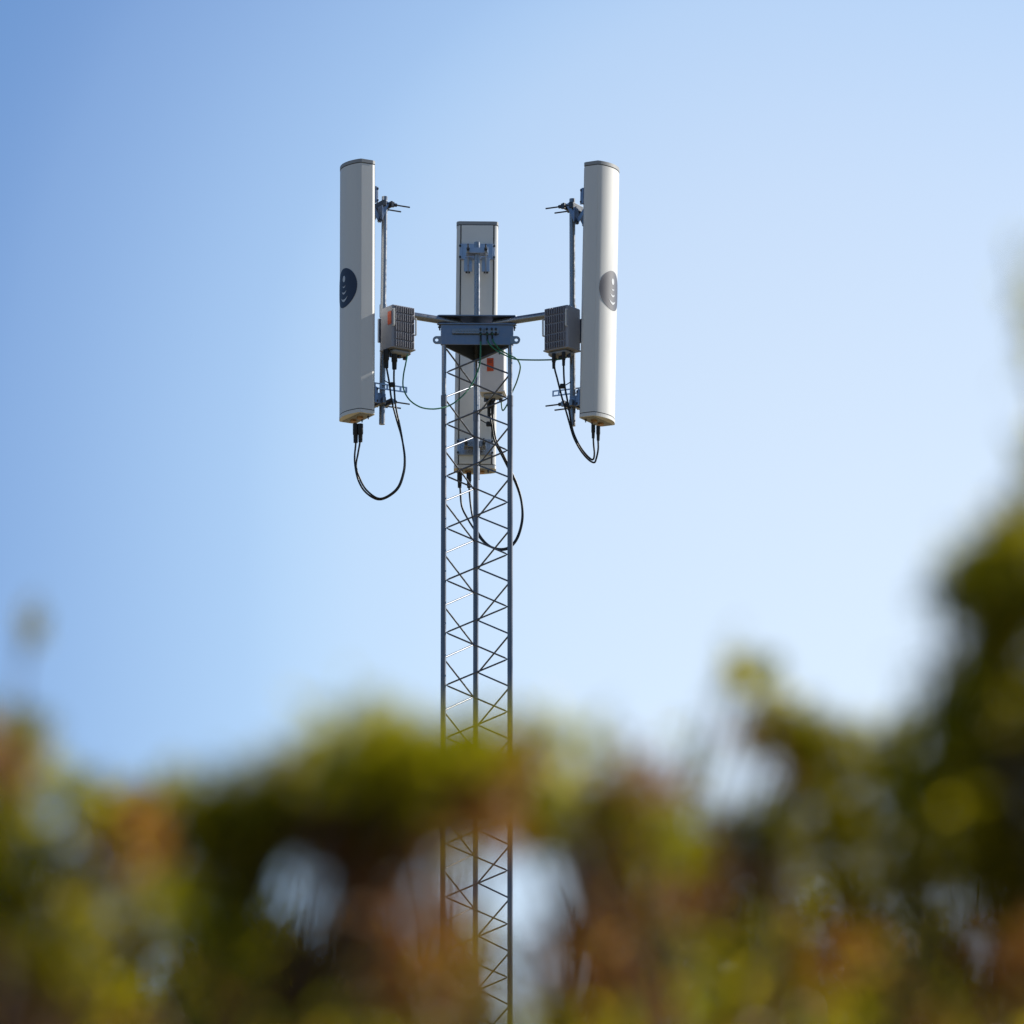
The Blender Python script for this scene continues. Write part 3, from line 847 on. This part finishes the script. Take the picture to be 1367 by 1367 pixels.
G = 'leaf'; Bt = 'leafbright'; Dk = 'leafshaded'; Dr = 'dry'  # Bt and Dk carry sun and shade in the leaf colour
left = [(215, 1075, 34, 30, .1, 1.8, G), (245, 1090, 34, 34, .1, 2.2, Dk), (160, 1080, 30, 30, .1, 1.6, Bt), (20, 1340, 50, 30, 1.5, 2.0, Dr), (80, 1360, 50, 30, 1.5, 2.0, Dr), (120, 1300, 40, 30, 1.5, 1.6, Dr),(-60, 1000, 70, 80, .3, 2.5, G), (5, 1030, 34, 44, 0, 1.8, Dr), (38, 1000, 26, 40, .1, 2.2, G), (0, 1010, 30, 40, .1, 1.4, G), (20, 1100, 45, 50, .4, 1.6, G),
        (90, 1045, 30, 40, 0, 1.4, Bt), (118, 1062, 26, 34, -.2, 2.2, G), (140, 1090, 40, 40, .2, 2.4, G), (175, 1115, 50, 40, 0, 2.6, Dr),
        (215, 1120, 40, 40, .3, 2.6, Dr), (40, 1180, 60, 55, 0, 2.6, G), (110, 1190, 55, 55, .4, 2.6, G), (60, 1240, 50, 40, .2, 1.5, Dr), (100, 1270, 70, 55, -.2, 2.5, Dk),
        (30, 1280, 55, 60, .3, 2.4, Dk), (60, 1350, 60, 45, .3, 2.2, Dr), (140, 1340, 55, 40, .0, 2.0, G), (170, 1220, 50, 60, .2, 2.6, G),
        (-50, 1130, 60, 90, .1, 2.6, G), (-60, 1290, 70, 90, .2, 2.6, Dr), (230, 1190, 55, 50, .3, 2.4, Dk), (35, 838, 14, 18, .6, 2.0, Dk),
        (240, 1250, 50, 50, .2, 2.4, G), (160, 1290, 40, 40, .2, 2.0, G), (0, 1370, 60, 50, .2, 2.5, Dr), (180, 1390, 60, 40, .1, 2.5, Dr)]
mid = [(370, 1040, 34, 30, .1, 2.2, Dk), (560, 1085, 50, 26, .1, 2.4, Dk), (495, 1150, 34, 40, .1, 2.2, Dr), (320, 1140, 40, 34, .1, 2.2, Dk), (345, 1190, 22, 40, .1, 1.4, G),(255, 1050, 30, 34, 0, 1.1, Bt), (300, 1060, 40, 38, .1, 2.6, Dk), (345, 1065, 34, 40, 0, 2.2, G), (395, 1035, 36, 40, .2, 2.2, Dk),
       (430, 1005, 34, 34, 0, 2.2, Bt), (475, 990, 40, 38, -.1, 2.6, Bt), (470, 1030, 45, 36, .2, 2.6, Dk), (525, 985, 40, 36, 0, 2.8, Bt),
       (575, 1000, 44, 32, .2, 2.6, Bt), (620, 1000, 40, 32, .0, 2.4, G), (560, 1035, 60, 38, 0, 3.0, G), (520, 1090, 55, 36, .2, 2.8, Dr),
       (430, 1085, 60, 36, .1, 2.8, Dk), (350, 1110, 50, 36, .2, 2.8, G), (290, 1120, 50, 40, .0, 2.8, Dk), (600, 1060, 55, 34, .1, 3.4, Dr), (640, 1015, 50, 30, .2, 3.4, Dk), (610, 1035, 40, 26, -.2, 3.4, G), (650, 1070, 40, 26, -.2, 3.4, Dr), (600, 1090, 50, 24, .2, 2.4, Dk), (570, 1040, 60, 30, .2, 2.4, Dk),
       (650, 1045, 50, 34, .2, 2.4, Dr), (300, 1190, 50, 55, .1, 2.8, Dk), (340, 1270, 55, 50, .3, 2.4, G), (290, 1260, 50, 50, 0, 2.6, G),
       (260, 1330, 55, 40, .2, 2.0, Dk), (480, 1160, 34, 46, .2, 2.4, Dr), (520, 1220, 44, 55, .1, 2.6, Dr), (550, 1290, 50, 50, .0, 2.4, Dr),
       (480, 1310, 50, 50, .2, 2.2, Dk), (400, 1310, 50, 40, .2, 2.2, Dr), (345, 1350, 50, 40, .2, 2.2, G), (570, 1350, 50, 40, .1, 2.2, Dr),
       (450, 1370, 60, 34, .2, 2.4, G), (610, 1310, 30, 45, .1, 1.4, Dr), (585, 1210, 24, 50, .1, 1.8, Dr), (600, 1150, 22, 30, .2, .9, Dr), (630, 1105, 40, 24, .1, 1.4, Bt), (640, 1250, 22, 60, .1, .8, Bt), (315, 1180, 36, 40, .1, 2.0, Bt), (470, 1130, 36, 30, .2, 2.0, Dr), (350, 1150, 30, 30, .3, 1.6, G), (462, 1220, 20, 50, .2, 1.2, Dr), (500, 1120, 30, 26, .1, 2, Dk), (345, 1250, 22, 30, .2, 1.4, Dk), (380, 1115, 40, 26, .2, 2.4, G), (545, 1108, 44, 22, .1, 2.6, Dr), (515, 1165, 34, 34, .2, 2.4, Dr), (328, 1205, 26, 40, .1, 2.2, Dk), (440, 1120, 40, 26, .1, 2.6, Dr), (465, 1200, 30, 50, .3, 2.2, Dr), (575, 1230, 30, 60, .2, 1.8, Dr), (600, 1290, 30, 60, .2, 1.4, Dr), (395, 1270, 36, 22, .2, 2.0, Dk), (660, 1110, 34, 20, .1, 1.6, Dr)]
thin = [(790, 1075, 34, 30, .1, 1.6, Dr), (830, 1085, 40, 34, .1, 2.2, G), (745, 1040, 34, 30, .1, 1.2, Bt), (870, 1100, 40, 30, .2, 2.2, Bt), (700, 1075, 34, 26, .1, 2.2, Dr),(700, 985, 34, 34, 0, .9, Bt), (735, 1000, 30, 34, .2, .8, Bt), (790, 990, 34, 30, 0, 1.1, Bt), (830, 1005, 26, 36, .2, .9, G),
        (695, 1040, 36, 34, .1, 2.4, Dr), (700, 1060, 40, 34, .2, 1.8, Bt), (735, 1075, 36, 34, 0, 2.6, Bt), (760, 1110, 34, 26, .2, 1.6, G), (680, 1095, 40, 26, .2, 1.6, Dr),
        (840, 1050, 34, 34, .1, 1.1, Dr), (870, 1070, 30, 36, 0, 1.4, Dr), (830, 1110, 40, 34, .2, 2.0, Bt), (880, 1130, 46, 34, .1, 2.4, G),
        (790, 1050, 24, 30, .3, .5, G), (650, 1210, 26, 40, .2, .7, Bt), (640, 1330, 36, 40, .1, 1.2, Bt), (780, 1225, 38, 34, .2, 2.0, Dr),
        (800, 1280, 45, 45, 0, 2.4, Dr), (745, 1310, 36, 40, .1, 1.9, Dr), (860, 1200, 50, 50, .2, 2.8, Dr), (840, 1330, 50, 40, .1, 2.2, Dr),
        (740, 1365, 50, 22, .2, 2.0, Bt), (680, 1350, 30, 26, .3, 1.2, Bt), (900, 1330, 50, 40, .3, 2.2, Bt), (900, 1260, 50, 50, .2, 2.4, Dk), (780, 1190, 24, 26, .2, 1.2, Dr), (800, 1130, 34, 24, .2, 2.0, G), (735, 1112, 40, 22, .1, 2.6, G), (785, 1175, 26, 30, .1, 1.6, Dr), (700, 1280, 30, 30, .2, .6, Dr), (560, 1150, 34, 30, .1, .9, Dr), (820, 1180, 40, 40, .2, 2.4, Dk), (770, 1240, 30, 30, .2, 2.0, Dr), (725, 1300, 26, 34, .2, .9, Dr)]
right = [(770, 1330, 40, 34, 1.5, 1.8, Dr), (1010, 1340, 40, 30, 1.5, 1.6, Dr), (1180, 1300, 40, 34, 1.5, 1.8, Dr),(968, 905, 22, 26, 0, 1.6, G), (1000, 905, 26, 28, .1, 2.2, G), (1025, 945, 26, 30, 0, 2.2, G), (1005, 965, 30, 26, .2, 1.6, Dr),
         (930, 985, 26, 26, .2, .7, Bt), (1040, 990, 34, 30, .1, 2.4, Dr), (1085, 1000, 36, 32, 0, 2.6, Dk), (1080, 1050, 46, 40, .2, 2.8, Dk),
         (1140, 1030, 36, 36, .1, 1.7, Dk), (1190, 1000, 36, 34, 0, 2.4, G), (1140, 1000, 30, 26, .1, 1.8, G), (930, 1040, 22, 26, .2, .6, Bt), (1060, 975, 30, 26, 0, 2.2, G), (1030, 1095, 40, 36, .1, 2.6, G), (970, 1115, 44, 30, .2, 2.4, G),
         (920, 1150, 50, 36, 0, 2.8, Dr), (1110, 1110, 70, 46, .2, 3.0, Dk), (1000, 1160, 60, 44, .2, 2.8, Dr), (940, 1220, 55, 44, .1, 2.8, Dr),
         (1070, 1190, 60, 50, .3, 2.4, Dk), (1020, 1250, 50, 50, .1, 1.8, G), (1100, 1270, 60, 50, .2, 1.9, Dr), (960, 1310, 50, 45, .2, 2.0, G),
         (1040, 1340, 60, 40, .1, 1.8, Dk), (1130, 1340, 60, 40, .2, 2.0, Dk), (1150, 1190, 60, 50, .2, 2.6, Dk)]
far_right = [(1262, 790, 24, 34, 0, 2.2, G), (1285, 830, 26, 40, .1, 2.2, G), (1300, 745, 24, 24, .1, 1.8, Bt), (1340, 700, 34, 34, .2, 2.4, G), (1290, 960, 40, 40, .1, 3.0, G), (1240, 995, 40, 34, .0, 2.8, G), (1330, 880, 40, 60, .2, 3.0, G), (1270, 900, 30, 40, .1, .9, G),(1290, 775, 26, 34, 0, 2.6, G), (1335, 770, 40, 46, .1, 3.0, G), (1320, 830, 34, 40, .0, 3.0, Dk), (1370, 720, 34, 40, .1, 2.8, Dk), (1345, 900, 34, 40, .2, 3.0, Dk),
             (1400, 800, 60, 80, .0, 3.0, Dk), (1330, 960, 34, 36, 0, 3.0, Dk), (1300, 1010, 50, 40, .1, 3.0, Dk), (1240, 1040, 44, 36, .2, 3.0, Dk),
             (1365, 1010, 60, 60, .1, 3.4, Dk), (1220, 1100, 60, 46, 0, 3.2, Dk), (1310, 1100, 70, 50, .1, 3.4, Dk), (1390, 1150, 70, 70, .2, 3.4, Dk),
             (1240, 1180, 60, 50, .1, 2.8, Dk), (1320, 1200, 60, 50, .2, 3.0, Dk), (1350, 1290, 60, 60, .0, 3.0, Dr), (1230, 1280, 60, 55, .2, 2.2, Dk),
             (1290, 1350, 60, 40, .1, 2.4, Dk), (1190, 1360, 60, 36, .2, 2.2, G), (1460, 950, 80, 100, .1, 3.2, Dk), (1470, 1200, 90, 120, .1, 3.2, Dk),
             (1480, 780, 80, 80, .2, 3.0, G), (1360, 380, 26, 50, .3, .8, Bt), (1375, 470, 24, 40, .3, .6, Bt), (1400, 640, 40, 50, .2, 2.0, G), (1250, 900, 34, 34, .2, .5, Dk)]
shrub(11, 'loose olive shrub with rust coloured dry leaves at the left edge of the thicket', 'shrub', 9.0, 60, left, (.75, .6, 1.0, 2.95, 14000), ('leaf', 'dry'))
shrub(12, 'yellow-green topped shrub covering the left foot of the mast', 'shrub', 8.2, 420, mid, (.7, .55, 1.0, 2.85, 14000), ('leaf', 'dry'))
shrub(13, 'thin sparse shrub just right of the mast with sky showing through', 'shrub', 8.5, 790, thin, (.6, .5, 1.0, 2.85, 9000), ('leaf', 'dry'))
shrub(14, 'shrub with one upright pointed tip, between the sparse shrub and the tall dark one', 'shrub', 9.4, 1040, right, (.65, .6, 1.0, 3.05, 12000), ('leafshaded', 'dry'))
shrub(15, 'tallest dark olive shrub at the right edge, in deep shade', 'shrub', 8.0, 1390, far_right, (.8, .6, 1.0, 2.85, 14000), ('leafshaded', 'dry'))
def scatter(seed, x0, x1, y0, y1, n, kinds, r=(16, 34), dep=(1.0, 2.2)):
    q = random.Random(seed); out = []
    for k in range(n):
        x = q.uniform(x0, x1); t = q.random() ** .7
        out.append((x, y0 + (y1 - y0) * t, q.uniform(*r), q.uniform(*r) * 1.3, q.uniform(-.3, .5), q.uniform(*dep), q.choice(kinds)))
    return out
back1 = scatter(5, -80, 590, 1245, 1400, 60, (G, Dr, Dk, Dr, Dr, Dk))
back2 = scatter(6, 770, 1420, 1190, 1400, 80, (G, Dr, Dk, Dr, Dk, Dr, Dr))
shrub(16, 'brownish shrub standing farther back behind the left part of the thicket', 'shrub', 14.0, 230, back1, (1.0, .8, 1.2, 3.5, 14000), ('leaf', 'dry'), leafL=.028)
shrub(17, 'brown and green shrub standing farther back behind the right part of the thicket', 'shrub', 14.5, 1080, back2, (1.2, .8, 1.2, 3.5, 16000), ('leafshaded', 'dry'), leafL=.028)
back3 = scatter(7, 230, 640, 1255, 1400, 55, (G, Dr, Dk, Bt, Dr), r=(10, 24), dep=(.8, 2.0))
back4 = scatter(8, 760, 1400, 1205, 1400, 90, (G, Dr, Dk, Bt, Dr, Dk), r=(10, 24), dep=(.8, 2.0))
GT = 'slender trees beyond the shrubs'
shrub(18, 'small twiggy tree seen through the gap just left of the mast', 'tree', 17.0, 440, back3, (1.2, 1.0, 1.6, 4.4, 9000), ('leaf', 'dry'), leafL=.034, stems=1, group=GT, name='tree')
shrub(19, 'small twiggy tree beyond the shrubs, showing fine branches at the lower right', 'tree', 17.5, 1120, back4, (1.4, 1.0, 1.6, 4.4, 11000), ('leaf', 'dry'), leafL=.034, stems=1, group=GT, name='tree')
